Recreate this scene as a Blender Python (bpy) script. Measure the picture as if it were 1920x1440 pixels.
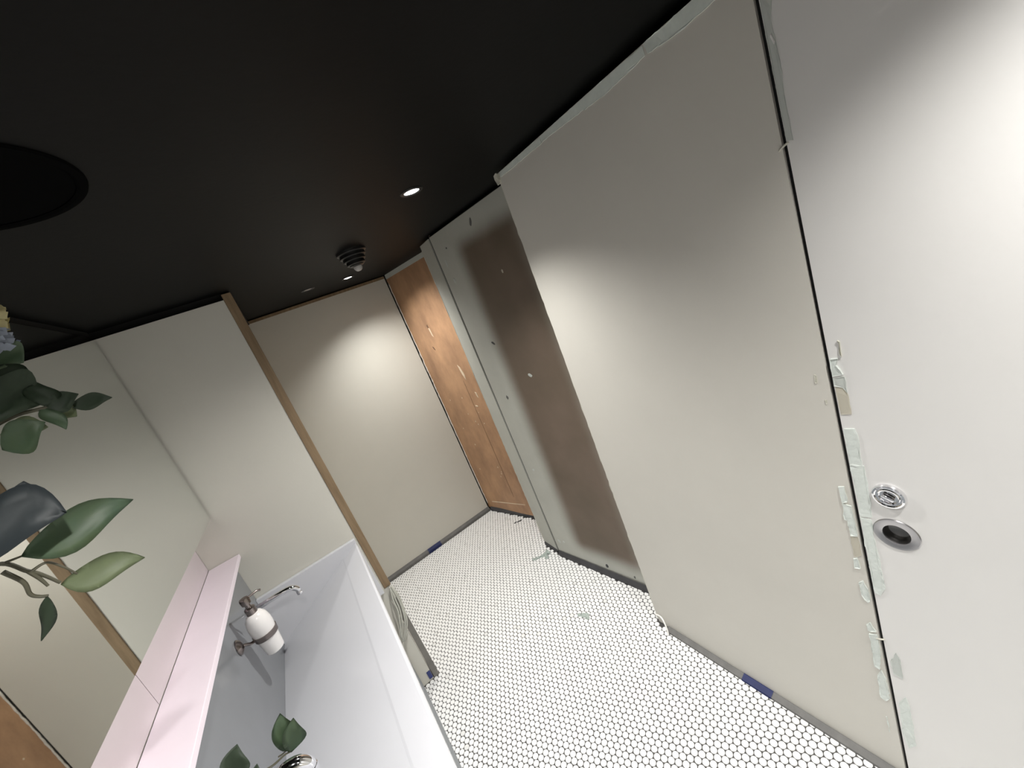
import bpy, bmesh, math, random
from mathutils import Vector, Matrix
random.seed(7)

# ------------------------------------------------------------------ scene, camera, light, exposure
for o in list(bpy.data.objects):
    bpy.data.objects.remove(o)
scene = bpy.context.scene
COL = scene.collection
S = 1.8                                   # metres per working unit (unit = eye height of the camera)

def V(x, y, z):                           # working units (z counted from eye height) -> metres
    return Vector((x * S, y * S, (z + 1.0) * S))

PHI = -0.022                              # the washbasin side of the room stands slightly askew
PX, PY = -0.01, 1.15
def L(x, y, z):
    dx, dy = x - PX, y - PY
    c, s = math.cos(PHI), math.sin(PHI)
    return V(PX + c * dx - s * dy, PY + s * dx + c * dy, z)

W = ((0.7769225, -0.43113104, 0.4588218),
     (-0.51468838, -0.01519578, 0.85724265),
     (-0.36261176, -0.90216136, -0.23370408))
FPX = 755.07
cam_d = bpy.data.cameras.new('camera')
cam = bpy.data.objects.new('camera', cam_d)
COL.objects.link(cam)
cam_d.sensor_width = 36.0
cam_d.lens = 36.0 * FPX / 1920.0
cam_d.clip_start = 0.01
mw = Matrix(((W[0][0], -W[0][1], -W[0][2], 0),
             (W[1][0], -W[1][1], -W[1][2], 0),
             (W[2][0], -W[2][1], -W[2][2], 0),
             (0, 0, 0, 1)))
mw.translation = V(0, 0, 0)
cam.matrix_world = mw
scene.camera = cam

world = bpy.data.worlds.new('world')
scene.world = world
world.use_nodes = True
world.node_tree.nodes['Background'].inputs[0].default_value = (0, 0, 0, 1)
world.node_tree.nodes['Background'].inputs[1].default_value = 0.0

vs = scene.view_settings
vs.view_transform = 'Standard'
vs.look = 'None'
vs.gamma = 1.0
vs.use_curve_mapping = False
vs.exposure = 0.22

LAMP_W = 105.0                             # watts of one downlight
LAMP_COL = (1.0, 0.982, 0.945)
LAMP_POS = [(0.354, 0.747), (0.364, 1.524), (0.372, -0.06), (0.01, 0.13), (0.372, -0.84)]
CEIL = 0.217
BEAM = 132.0                              # beam angle of a downlight, degrees

# ------------------------------------------------------------------ materials
MATS = {}
def mat(name, col, rough=0.6, metal=0.0, noise=0.0, nscale=6.0, bump=0.0, bscale=40.0, col2=None, spec=0.5, stretch=None):
    m = bpy.data.materials.new(name)
    m.use_nodes = True
    nt = m.node_tree
    b = nt.nodes['Principled BSDF']
    b.inputs['Roughness'].default_value = rough
    b.inputs['Metallic'].default_value = metal
    b.inputs['Specular IOR Level'].default_value = spec
    b.inputs['Base Color'].default_value = (*col, 1)
    tc = nt.nodes.new('ShaderNodeTexCoord')
    src = tc.outputs['Object']
    if stretch:
        mp = nt.nodes.new('ShaderNodeMapping')
        mp.inputs['Scale'].default_value = stretch
        nt.links.new(src, mp.inputs['Vector'])
        src = mp.outputs['Vector']
    if noise > 0 or col2:
        n = nt.nodes.new('ShaderNodeTexNoise')
        n.inputs['Scale'].default_value = nscale
        n.inputs['Detail'].default_value = 6
        n.inputs['Roughness'].default_value = 0.65
        nt.links.new(src, n.inputs['Vector'])
        r = nt.nodes.new('ShaderNodeValToRGB')
        c2 = col2 if col2 else tuple(c * (1 - noise) for c in col)
        r.color_ramp.elements[0].position = 0.3
        r.color_ramp.elements[1].position = 0.7
        r.color_ramp.elements[0].color = (*c2, 1)
        r.color_ramp.elements[1].color = (*col, 1)
        nt.links.new(n.outputs['Fac'], r.inputs['Fac'])
        nt.links.new(r.outputs['Color'], b.inputs['Base Color'])
    if bump > 0:
        n2 = nt.nodes.new('ShaderNodeTexNoise')
        n2.inputs['Scale'].default_value = bscale
        n2.inputs['Detail'].default_value = 4
        nt.links.new(src, n2.inputs['Vector'])
        bp = nt.nodes.new('ShaderNodeBump')
        bp.inputs['Strength'].default_value = bump
        bp.inputs['Distance'].default_value = 0.004
        nt.links.new(n2.outputs['Fac'], bp.inputs['Height'])
        nt.links.new(bp.outputs['Normal'], b.inputs['Normal'])
    MATS[name] = m
    return m

WALL = mat('greige_board', (0.60, 0.58, 0.53), 0.55, noise=0.05, nscale=2.2, bump=0.06, bscale=160)
WALLB = mat('greige_board_back', (0.63, 0.615, 0.555), 0.5, noise=0.05, nscale=2.0, bump=0.05, bscale=120)
PIER = mat('grey_green_board', (0.47, 0.475, 0.43), 0.6, noise=0.1, nscale=5.0, bump=0.08, bscale=120)
DOORM = mat('greige_door', (0.72, 0.71, 0.695), 0.42, noise=0.04, nscale=1.6, bump=0.05, bscale=120)
CEILM = mat('black_ceiling_paint', (0.0042, 0.0042, 0.0038), 0.55, spec=0.09, noise=0.25, nscale=4.0, bump=0.05, bscale=60)
BLACK = mat('black_gap', (0.004, 0.004, 0.004), 0.9)
TILE = mat('white_tile', (0.88, 0.88, 0.875), 0.28, noise=0.03, nscale=30)
TILED = mat('white_tile_dull', (0.78, 0.78, 0.77), 0.3, noise=0.05, nscale=30)
GROUT = mat('dark_grout', (0.075, 0.072, 0.07), 0.9, noise=0.3, nscale=20)
WOOD = mat('pale_raw_timber', (0.29, 0.205, 0.12), 0.6, col2=(0.18, 0.12, 0.065), nscale=9, stretch=(6, 6, 0.5), bump=0.1, bscale=30)
PLY = mat('red_brown_plywood', (0.50, 0.295, 0.165), 0.5, col2=(0.29, 0.165, 0.095), nscale=7.0, stretch=(1, 1, 0.5), bump=0.08, bscale=40)
PLYCHIP = mat('splintered_pale_wood', (0.72, 0.58, 0.42), 0.7, noise=0.2, nscale=40)
PLYDARK = mat('scored_line', (0.14, 0.08, 0.05), 0.8)
PALEWOOD = mat('chipped_white_edge', (0.78, 0.73, 0.66), 0.7, noise=0.25, nscale=30)
SKIRT = mat('grey_rubber_strip', (0.15, 0.147, 0.142), 0.65, noise=0.35, nscale=14, bump=0.15, bscale=60)
SKIRTL = mat('pale_grey_strip', (0.23, 0.22, 0.20), 0.65, noise=0.3, nscale=14)
SKIRTD = mat('dark_strip', (0.055, 0.055, 0.06), 0.6, noise=0.4, nscale=14)
TAPE = mat('blue_tape', (0.035, 0.05, 0.19), 0.5, noise=0.2, nscale=30)
PLASTER = mat('mint_plaster', (0.68, 0.725, 0.69), 0.6, noise=0.14, nscale=25, bump=0.5, bscale=60)
PLASTERG = mat('grey_plaster_smear', (0.54, 0.57, 0.54), 0.6, noise=0.1, nscale=20, bump=0.3, bscale=60)
TAPEJ = mat('mint_joint_tape', (0.70, 0.755, 0.71), 0.6, noise=0.16, nscale=22, bump=0.3, bscale=60)
CRUMB = mat('mint_grey_crumb', (0.44, 0.50, 0.465), 0.8, noise=0.3, nscale=60)
UPST = mat('rosy_upstand_stone', (0.64, 0.57, 0.595), 0.4, noise=0.04, nscale=6)
PLASTERB = mat('beige_scrape', (0.50, 0.47, 0.39), 0.6, noise=0.06, nscale=20)
BEAD = mat('cream_bead', (0.60, 0.59, 0.51), 0.6, noise=0.15, nscale=40, bump=0.4, bscale=80)
RESIN = mat('white_resin', (0.66, 0.665, 0.70), 0.22, noise=0.02, nscale=5)
LEDGE = mat('rosy_white_stone', (0.88, 0.785, 0.855), 0.4, noise=0.04, nscale=6)
FACEM = mat('grey_glossy_splash', (0.225, 0.235, 0.248), 0.16, noise=0.06, nscale=6)
CABM = mat('blue_grey_underframe', (0.30, 0.325, 0.35), 0.55, noise=0.1, nscale=6)
CHROME = mat('chrome', (0.86, 0.86, 0.88), 0.07, 1.0)
SATIN = mat('satin_steel', (0.46, 0.45, 0.46), 0.30, 1.0, noise=0.06, nscale=200, stretch=(1, 1, 6))
CUP = mat('dark_satin_cup', (0.20, 0.195, 0.19), 0.30, 1.0)
BRONZE = mat('brushed_nickel', (0.27, 0.235, 0.22), 0.25, 1.0)
CERAMIC = mat('white_ceramic', (0.82, 0.80, 0.79), 0.18)
PLASTBLK = mat('black_plastic', (0.008, 0.008, 0.008), 0.45)
GRILLE = mat('black_disc_paint', (0.0028, 0.0028, 0.0028), 0.95, spec=0.01)
DOME = mat('smoky_dome', (0.45, 0.44, 0.42), 0.25)
LEAFD = mat('leaf_dark', (0.055, 0.085, 0.05), 0.5, noise=0.35, nscale=14)
LEAFB = mat('leaf_blue_green', (0.055, 0.068, 0.075), 0.5, noise=0.25, nscale=14)
LEAFM = mat('leaf_mid', (0.13, 0.18, 0.085), 0.45, col2=(0.09, 0.15, 0.10), nscale=10)
LEAFL = mat('leaf_pale', (0.24, 0.29, 0.16), 0.5, noise=0.25, nscale=12)
STEM = mat('stem', (0.085, 0.08, 0.05), 0.6, noise=0.3, nscale=20)
PETALY = mat('petal_cream', (0.70, 0.64, 0.36), 0.6, noise=0.2, nscale=30)
PETALB = mat('petal_blue', (0.42, 0.47, 0.56), 0.6, noise=0.2, nscale=30)
VASEM = mat('vase_glaze', (0.55, 0.54, 0.52), 0.25)
CABLE = mat('pale_cable', (0.58, 0.58, 0.52), 0.5, noise=0.2, nscale=20)
CORD = mat('white_cord', (0.80, 0.79, 0.76), 0.5)

MIRROR = bpy.data.materials.new('mirror_glass')
MIRROR.use_nodes = True
_b = MIRROR.node_tree.nodes['Principled BSDF']
_b.inputs['Base Color'].default_value = (0.86, 0.88, 0.86, 1)
_b.inputs['Metallic'].default_value = 1.0
_b.inputs['Roughness'].default_value = 0.012

GLOW = bpy.data.materials.new('lamp_glow')
GLOW.use_nodes = True
_b = GLOW.node_tree.nodes['Principled BSDF']
_b.inputs['Emission Color'].default_value = (1.0, 0.98, 0.96, 1)
_b.inputs['Emission Strength'].default_value = 14.0

def brown_patch_material():                     # grey-green board with a soft-edged brown patch in its middle
    m = PIER.copy(); m.name = 'brown_patch_panel'
    nt = m.node_tree; b = nt.nodes['Principled BSDF']
    geo = nt.nodes.new('ShaderNodeNewGeometry')
    sep = nt.nodes.new('ShaderNodeSeparateXYZ')
    nt.links.new(geo.outputs['Position'], sep.inputs[0])
    nz = nt.nodes.new('ShaderNodeTexNoise'); nz.inputs['Scale'].default_value = 3.0; nz.inputs['Detail'].default_value = 5
    nt.links.new(geo.outputs['Position'], nz.inputs['Vector'])
    def ramp(out, a, c, na=0.0):
        ad = nt.nodes.new('ShaderNodeMath'); ad.operation = 'MULTIPLY_ADD'
        nt.links.new(nz.outputs['Fac'], ad.inputs[0]); ad.inputs[1].default_value = na
        nt.links.new(out, ad.inputs[2])
        r = nt.nodes.new('ShaderNodeMapRange'); r.interpolation_type = 'SMOOTHSTEP'
        r.inputs['From Min'].default_value = a; r.inputs['From Max'].default_value = c
        nt.links.new(ad.outputs[0], r.inputs['Value'])
        return r.outputs['Result']
    def mul(p, q):
        k = nt.nodes.new('ShaderNodeMath'); k.operation = 'MULTIPLY'
        nt.links.new(p, k.inputs[0]); nt.links.new(q, k.inputs[1]); return k.outputs[0]
    a = ramp(sep.outputs['Y'], 1.125 * S, 1.045 * S, 0.03)
    z1 = ramp(sep.outputs['Z'], 1.185 * S, 1.125 * S, 0.03)
    z0 = ramp(sep.outputs['Z'], 0.05 * S, 0.12 * S, 0.03)
    y0 = ramp(sep.outputs['Y'], 0.78 * S, 0.86 * S, 0.0)
    half = nt.nodes.new('ShaderNodeMath'); half.operation = 'MULTIPLY_ADD'
    nt.links.new(y0, half.inputs[0]); half.inputs[1].default_value = 0.45; half.inputs[2].default_value = 0.55
    f = mul(mul(a, half.outputs[0]), mul(z1, z0))
    mix = nt.nodes.new('ShaderNodeMix'); mix.data_type = 'RGBA'
    old = b.inputs['Base Color'].links[0].from_socket
    nt.links.new(f, mix.inputs[0])
    nt.links.new(old, mix.inputs[6])
    cr = nt.nodes.new('ShaderNodeValToRGB')
    cr.color_ramp.elements[0].color = (0.115, 0.088, 0.06, 1); cr.color_ramp.elements[0].position = 0.3
    cr.color_ramp.elements[1].color = (0.17, 0.125, 0.095, 1); cr.color_ramp.elements[1].position = 0.7
    nt.links.new(nz.outputs['Fac'], cr.inputs[0])
    nt.links.new(cr.outputs[0], mix.inputs[7])
    nt.links.new(mix.outputs[2], b.inputs['Base Color'])
    return m
BROWNPATCH = brown_patch_material()

# ------------------------------------------------------------------ helpers
def tag(o, label=None, cat=None, group=None, kind=None):
    if label: o['label'] = label
    if cat: o['category'] = cat
    if group: o['group'] = group
    if kind: o['kind'] = kind
    return o

def link(name, me, m, parent=None, smooth=False):
    o = bpy.data.objects.new(name, me)
    COL.objects.link(o)
    if m and not me.materials: me.materials.append(m)
    if smooth:
        for p in me.polygons: p.use_smooth = True
    if parent:
        o.parent = parent
        bpy.context.view_layer.update()
        o.matrix_parent_inverse = parent.matrix_world.inverted()
    return o

def empty(name, loc):
    o = bpy.data.objects.new(name, None)
    COL.objects.link(o)
    o.location = loc
    o.empty_display_size = 0.05
    bpy.context.view_layer.update()
    return o

def from_bm(name, bm, m, parent=None, smooth=False, centre=True):
    bmesh.ops.recalc_face_normals(bm, faces=bm.faces[:])
    me = bpy.data.meshes.new(name)
    loc = Vector((0, 0, 0))
    if centre and bm.verts:
        lo = Vector((min(v.co[i] for v in bm.verts) for i in range(3)))
        hi = Vector((max(v.co[i] for v in bm.verts) for i in range(3)))
        loc = (lo + hi) / 2; loc.z = lo.z
        for v in bm.verts: v.co -= loc
    bm.to_mesh(me); bm.free()
    o = link(name, me, m, None, smooth)
    o.location = loc
    if parent:
        bpy.context.view_layer.update()
        mwo = o.matrix_world.copy()
        o.parent = parent
        o.matrix_parent_inverse = parent.matrix_world.inverted()
        o.matrix_world = mwo
    return o

def add_prism(bm, plan, z0, z1, F=V, bevel=0.0):
    lo = [bm.verts.new(F(x, y, z0)) for x, y in plan]
    hi = [bm.verts.new(F(x, y, z1)) for x, y in plan]
    n = len(plan)
    fs = [bm.faces.new(lo[::-1]), bm.faces.new(hi)]
    for i in range(n):
        fs.append(bm.faces.new((lo[i], lo[(i + 1) % n], hi[(i + 1) % n], hi[i])))
    if bevel > 0:
        es = list({e for f in fs for e in f.edges})
        bmesh.ops.bevel(bm, geom=es, offset=bevel, segments=2, affect='EDGES', profile=0.5)

def prism(name, plan, z0, z1, m, parent=None, F=V, bevel=0.0, smooth=False):
    bm = bmesh.new()
    add_prism(bm, plan, z0, z1, F, bevel)
    return from_bm(name, bm, m, parent, smooth)

def rect(x0, x1, y0, y1):
    return [(x0, y0), (x1, y0), (x1, y1), (x0, y1)]

def box(name, x0, x1, y0, y1, z0, z1, m, parent=None, F=V, bevel=0.0):
    return prism(name, rect(x0, x1, y0, y1), z0, z1, m, parent, F, bevel)

def lathe(name, prof, origin, axis, m, parent=None, seg=40, smooth=True):
    """prof: list of (radius, distance along axis) in metres"""
    axis = Vector(axis).normalized()
    a = axis.orthogonal().normalized(); b = axis.cross(a)
    bm = bmesh.new()
    rings = []
    for r, t in prof:
        c = Vector(origin) + axis * t
        if r < 1e-6:
            rings.append([bm.verts.new(c)])
        else:
            rings.append([bm.verts.new(c + (a * math.cos(2 * math.pi * k / seg) + b * math.sin(2 * math.pi * k / seg)) * r) for k in range(seg)])
    for p, q in zip(rings, rings[1:]):
        for k in range(seg):
            k2 = (k + 1) % seg
            if len(p) == 1 and len(q) == 1: continue
            if len(p) == 1: bm.faces.new((p[0], q[k], q[k2]))
            elif len(q) == 1: bm.faces.new((p[k], q[0], p[k2]))
            else: bm.faces.new((p[k], q[k], q[k2], p[k2]))
    o = from_bm(name, bm, m, parent, smooth)
    if smooth: edge_sharp(o)
    return o

def edge_sharp(o, deg=35):
    me = o.data
    bm = bmesh.new(); bm.from_mesh(me)
    for e in bm.edges:
        if len(e.link_faces) == 2 and e.calc_face_angle(0) > math.radians(deg): e.smooth = False
    bm.to_mesh(me); bm.free()

def catmull(pts, n=8):
    P = [Vector(p) for p in pts]
    P = [P[0] * 2 - P[1]] + P + [P[-1] * 2 - P[-2]]
    out = []
    for i in range(1, len(P) - 2):
        for k in range(n):
            t = k / n
            a, b, c, d = P[i - 1], P[i], P[i + 1], P[i + 2]
            out.append(0.5 * ((2 * b) + (c - a) * t + (2 * a - 5 * b + 4 * c - d) * t * t + (3 * b - a - 3 * c + d) * t ** 3))
    out.append(P[-2])
    return out

def add_tube(bm, pts, radius, seg=10, caps=True):
    rad = radius if callable(radius) else (lambda t: radius)
    n = len(pts)
    tprev = None; nrm = None
    rings = []
    for i, p in enumerate(pts):
        t = (pts[min(i + 1, n - 1)] - pts[max(i - 1, 0)]).normalized()
        if nrm is None: nrm = t.orthogonal().normalized()
        else:
            nrm = (nrm - t * nrm.dot(t))
            nrm = nrm.normalized() if nrm.length > 1e-6 else t.orthogonal().normalized()
        b = t.cross(nrm)
        r = rad(i / max(1, n - 1))
        rings.append([bm.verts.new(p + (nrm * math.cos(2 * math.pi * k / seg) + b * math.sin(2 * math.pi * k / seg)) * r) for k in range(seg)])
    for p, q in zip(rings, rings[1:]):
        for k in range(seg):
            bm.faces.new((p[k], p[(k + 1) % seg], q[(k + 1) % seg], q[k]))
    if caps:
        bm.faces.new(rings[0][::-1]); bm.faces.new(rings[-1])

def tube(name, pts, radius, m, parent=None, seg=10, smooth_path=True, n=8):
    bm = bmesh.new()
    add_tube(bm, catmull(pts, n) if smooth_path else [Vector(p) for p in pts], radius, seg)
    o = from_bm(name, bm, m, parent, True)
    edge_sharp(o, 50)
    return o

def slab_on_wall(name, yz, x, t, m, parent, F=V, jag=0.0008, dome=0.0):
    """irregular thin slab lying on a wall plane x = const, standing out by t (units) towards -x"""
    pts = []
    n = len(yz)
    for i in range(n):
        (y0, z0), (y1, z1) = yz[i], yz[(i + 1) % n]
        d = math.hypot(y1 - y0, z1 - z0)
        k = max(1, int(d / 0.006))
        for j in range(k):
            f = j / k
            pts.append((y0 + (y1 - y0) * f + random.uniform(-jag, jag) * (j > 0), z0 + (z1 - z0) * f + random.uniform(-jag, jag) * (j > 0)))
    bm = bmesh.new()
    back = [bm.verts.new(F(x + 0.0004, y, z)) for y, z in pts]
    cy = sum(p[0] for p in pts) / len(pts); cz = sum(p[1] for p in pts) / len(pts)
    mid = [bm.verts.new(F(x - t * random.uniform(0.55, 1.5), y, z)) for y, z in pts]
    inn = [bm.verts.new(F(x - t * random.uniform(0.4, 1.1), cy + (y - cy) * 0.8, cz + (z - cz) * 0.9)) for y, z in pts]
    m_ = len(pts)
    for i in range(m_):
        j = (i + 1) % m_
        bm.faces.new((back[i], back[j], mid[j], mid[i]))
        bm.faces.new((mid[i], mid[j], inn[j], inn[i]))
    bm.faces.new(inn)
    bmesh.ops.triangulate(bm, faces=[f for f in bm.faces if len(f.verts) > 4])
    return from_bm(name, bm, m, parent)

# ------------------------------------------------------------------ plan of the right-hand side
XR = 0.543
REC0, REC1 = (0.560, 1.206), (0.6225, 0.741)
PLY0, PLY1 = (0.5715, 1.780), (0.7046, 1.240)
def lerp(a, b, t): return (a[0] + (b[0] - a[0]) * t, a[1] + (b[1] - a[1]) * t)
def x_right(y):
    if y < 0.735: return XR
    if y < 1.206: return REC0[0] + (REC1[0] - REC0[0]) * (1.206 - y) / (1.206 - 0.741)
    if y < 1.297: return 0.563
    return PLY0[0] + (PLY1[0] - PLY0[0]) * (1.78 - y) / 0.54

# ------------------------------------------------------------------ floor
floor = box('floor', -0.42, 0.78, -1.45, 1.86, -1.03, -1.0, GROUT)
tag(floor, kind='structure')
PITCH = 0.0143
RT = 0.00675 * S
def tile_geo(seg=14):
    vs_, fs_ = [], []
    h = 0.0026
    for k in range(seg):
        a = 2 * math.pi * k / seg
        vs_.append((RT * math.cos(a), RT * math.sin(a), 0.0))
    for k in range(seg):
        a = 2 * math.pi * k / seg
        vs_.append((RT * 0.90 * math.cos(a), RT * 0.90 * math.sin(a), h))
    for k in range(seg):
        fs_.append((k, (k + 1) % seg, seg + (k + 1) % seg, seg + k))
    fs_.append(tuple(seg + k for k in range(seg)))
    return vs_, fs_
TV, TF = tile_geo()
tile_me = bpy.data.meshes.new('tile'); tile_me.from_pydata(TV, [], TF); tile_me.materials.append(TILE)
tile_me2 = bpy.data.meshes.new('tile_dull'); tile_me2.from_pydata(TV, [], TF); tile_me2.materials.append(TILED)
def project(p):
    d = p - V(0, 0, 0)
    q = [sum(W[r][c] * d[r] for r in range(3)) for c in range(3)]
    if q[2] <= 0.01: return None
    return 960 + FPX * q[0] / q[2], 720 + FPX * q[1] / q[2], d.length, q
cells = []
oy, ox = 0.73412, 0.26159
j0, j1 = int((-0.5 - oy) / (PITCH * 0.8660)), int((1.772 - oy) / (PITCH * 0.8660))
for j in range(j0, j1 + 1):
    y = oy + j * PITCH * 0.8660
    for i in range(-45, 40):
        x = ox + (i + 0.5 * (j % 2)) * PITCH
        if x < -0.08 or x > x_right(y) - 0.0065 or y > 1.766: continue
        if 0.733 < y < 0.741 and x > XR - 0.005: continue
        if y > 1.143 and x < 0.009: continue
        if x < -0.06: continue
        cells.append((x, y))
scored = []
for idx, (x, y) in enumerate(cells):
    r = project(V(x, y, -1.0))
    if r is None: continue
    u, v, dist, q = r
    if not (0 < u < 1920 and 0 < v < 1440): continue
    if u < 672 + (v - 1018) * 190 / 422 + 8: continue
    scored.append((1.0 / dist ** 3, idx))
scored.sort(reverse=True)
chosen = {i for _, i in scored[:300]}
def jitter():
    return (random.uniform(-0.0004, 0.0004), random.uniform(-0.0004, 0.0004), random.uniform(-0.0003, 0.0003))
bulk_v, bulk_f, bulk_m = [], [], []
for idx, (x, y) in enumerate(cells):
    p = V(x, y, -1.0); jx, jy, jz = jitter()
    dull = random.random() < 0.02
    if idx in chosen:
        o = bpy.data.objects.new('tile', tile_me2 if dull else tile_me)
        o.location = (p.x + jx, p.y + jy, p.z + jz)
        COL.objects.link(o); o.parent = floor
        o.matrix_parent_inverse = floor.matrix_world.inverted()
    else:
        b0 = len(bulk_v)
        bulk_v += [(p.x + jx + a, p.y + jy + b, p.z + jz + c) for a, b, c in TV]
        bulk_f += [tuple(b0 + k for k in f) for f in TF]
        bulk_m += [1 if dull else 0] * len(TF)
# matrix_parent_inverse above needs the floor's own matrix
bpy.context.view_layer.update()
inv = floor.matrix_world.inverted()
for c in floor.children: c.matrix_parent_inverse = inv
me = bpy.data.meshes.new('tile_field'); me.from_pydata(bulk_v, [], bulk_f)
me.materials.append(TILE); me.materials.append(TILED)
me.polygons.foreach_set('material_index', bulk_m)
tf = link('tile_field', me, None, floor)
tag(tf, 'small round white floor tiles', kind='stuff')

# ------------------------------------------------------------------ ceiling and shell
ceil = box('ceiling', -0.42, 0.78, -1.45, 1.86, CEIL, CEIL + 0.03, CEILM)
tag(ceil, kind='structure')

# right wall: main board, its bead and joint tape
wr = box('wall_right', XR, 0.60, 0.2292, 0.733, -0.997, 0.2075, WALL)
tag(wr, kind='structure')
# ragged cream bead down the free end of the board
bm = bmesh.new()
zz = -0.985; prev = None
pts = []
while zz < 0.206:
    pts.append(V(XR + 0.0012 + random.uniform(-0.0006, 0.0006), 0.7335 + random.uniform(-0.0008, 0.0016), zz)); zz += 0.012
add_tube(bm, pts, lambda t: 0.0018 + random.uniform(0, 0.0012), 6)
from_bm('edge_bead', bm, BEAD, wr, True)
slab_on_wall('bead_lump', [(0.741, 0.188), (0.729, 0.188), (0.727, 0.206), (0.733, 0.2095), (0.742, 0.207), (0.744, 0.2)], XR - 0.0002, 0.004, BEAD, wr)
slab_on_wall('joint_tape', [(0.2306, 0.2060), (0.2306, 0.1905), (0.267, 0.1909), (0.307, 0.189), (0.3514, 0.1942), (0.3545, 0.2068), (0.2842, 0.2068)], XR, 0.0010, TAPEJ, wr)
slab_on_wall('joint_tape', [(0.3560, 0.1945), (0.3784, 0.192), (0.4259, 0.1894), (0.5364, 0.1955), (0.5801, 0.1965), (0.5801, 0.2066), (0.5301, 0.2068), (0.4538, 0.2068), (0.3560, 0.2060)], XR, 0.0008, TAPEJ, wr)
slab_on_wall('joint_tape', [(0.5815, 0.1955), (0.6849, 0.1966), (0.7240, 0.1975), (0.7240, 0.2062), (0.6129, 0.2066), (0.5815, 0.2058)], XR, 0.0010, TAPEJ, wr)
for q in ([(0.2419, -0.4196), (0.2349, -0.4177), (0.2344, -0.4419), (0.241, -0.4464)],
          [(0.2412, -0.4473), (0.2310, -0.4482), (0.2308, -0.4769), (0.2308, -0.4997), (0.2385, -0.5005), (0.2391, -0.4758), (0.2421, -0.4736)],
          [(0.2414, -0.5427), (0.2365, -0.5395), (0.235, -0.5578), (0.2419, -0.5596)],
          [(0.2409, -0.5867), (0.235, -0.5799), (0.2310, -0.5927), (0.2309, -0.6158), (0.2341, -0.6218), (0.2405, -0.6101)],
          [(0.2422, -0.6687), (0.2365, -0.6604), (0.2309, -0.675), (0.2416, -0.6806)],
          [(0.2409, -0.6857), (0.2310, -0.6812), (0.2312, -0.717), (0.2358, -0.7551), (0.2425, -0.7548)],
          [(0.2412, -0.7728), (0.2346, -0.7565), (0.2308, -0.7724), (0.2309, -0.815), (0.2371, -0.8263), (0.2426, -0.8204)]):
    slab_on_wall('plaster_patch', q, XR, 0.0020, PLASTER, wr)
slab_on_wall('plaster_patch', [(0.2399, -0.5027), (0.2308, -0.5014), (0.2308, -0.5331), (0.2399, -0.5403)], XR, 0.0007, PLASTERB, wr)
slab_on_wall('plaster_patch', [(0.2412, -0.90), (0.2400, -0.90), (0.2404, -0.865), (0.2412, -0.865)], XR, 0.001, PLASTER, wr)
slab_on_wall('plaster_patch', [(0.2440, -0.262), (0.2415, -0.262), (0.2412, -0.251), (0.2436, -0.250)], XR, 0.001, BEAD, wr)
slab_on_wall('plaster_patch', [(0.2370, -0.292), (0.2352, -0.292), (0.2352, -0.286), (0.2370, -0.286)], XR, 0.001, BEAD, wr)

# door beside it
door = empty('door_1', V(XR, 0.2245, -0.995))
tag(door, kind='structure')
def door_leaf():
    bm = bmesh.new()
    y0, y1, z0, z1 = -0.28, 0.2245, -0.995, 0.2075
    cy, cz, h = 0.188, -0.479, 0.0150
    ys = [y0, cy - h, cy + h, y1]; zs = [z0, cz - h, cz + h, z1]
    g = [[bm.verts.new(V(XR, y, z)) for z in zs] for y in ys]
    for a in range(3):
        for b in range(3):
            if a == 1 and b == 1: continue
            bm.faces.new((g[a][b], g[a + 1][b], g[a + 1][b + 1], g[a][b + 1]))
    bk = [bm.verts.new(V(XR + 0.022, y, z)) for y, z in ((y0, z0), (y1, z0), (y1, z1), (y0, z1))]
    ring = [g[0][0], g[1][0], g[2][0], g[3][0], g[3][1], g[3][2], g[3][3], g[2][3], g[1][3], g[0][3], g[0][2], g[0][1]]
    bm.faces.new(bk)
    bm.faces.new([g[0][0], g[1][0], g[2][0], g[3][0], bk[1], bk[0]])
    bm.faces.new([g[3][0], g[3][1], g[3][2], g[3][3], bk[2], bk[1]])
    bm.faces.new([g[3][3], g[2][3], g[1][3], g[0][3], bk[3], bk[2]])
    bm.faces.new([g[0][3], g[0][2], g[0][1], g[0][0], bk[0], bk[3]])
    hb = [bm.verts.new(V(XR + 0.016, y, z)) for y, z in ((ys[1], zs[1]), (ys[2], zs[1]), (ys[2], zs[2]), (ys[1], zs[2]))]
    hf = [g[1][1], g[2][1], g[2][2], g[1][2]]
    for k in range(4): bm.faces.new((hf[k], hf[(k + 1) % 4], hb[(k + 1) % 4], hb[k]))
    bm.faces.new(hb)
    return bm
from_bm('door_leaf', door_leaf(), DOORM, door)
u = S
lathe('flush_pull', [(0.0236 * u, 0.0), (0.0236 * u, -0.0012), (0.0228 * u, -0.0026), (0.0150 * u, -0.0022), (0.0141 * u, -0.0012), (0.0138 * u, 0.002)],
      V(XR, 0.188, -0.479), (1, 0, 0), SATIN, door, 56)
tag(door.children[-1], 'round satin steel flush pull')
lathe('pull_cup', [(0.0138 * u, 0.002), (0.0132 * u, 0.012), (0.011 * u, 0.020), (0.006 * u, 0.0225), (0.0, 0.0230)],
      V(XR, 0.188, -0.479), (1, 0, 0), CUP, [c for c in door.children if c.name.startswith('flush_pull')][0], 48)
lock = lathe('lock_rose', [(0.0168 * u, 0.0), (0.0170 * u, -0.006), (0.0160 * u, -0.0095), (0.0140 * u, -0.0105), (0.0128 * u, -0.0085), (0.0118 * u, -0.0085),
                           (0.0108 * u, -0.0100), (0.0094 * u, -0.0095), (0.0088 * u, -0.0060), (0.0, -0.0058)],
             V(XR, 0.1885, -0.4185), (1, 0, 0), CHROME, door, 56)
tag(lock, 'polished chrome lock rose')
bm = bmesh.new()
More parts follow.
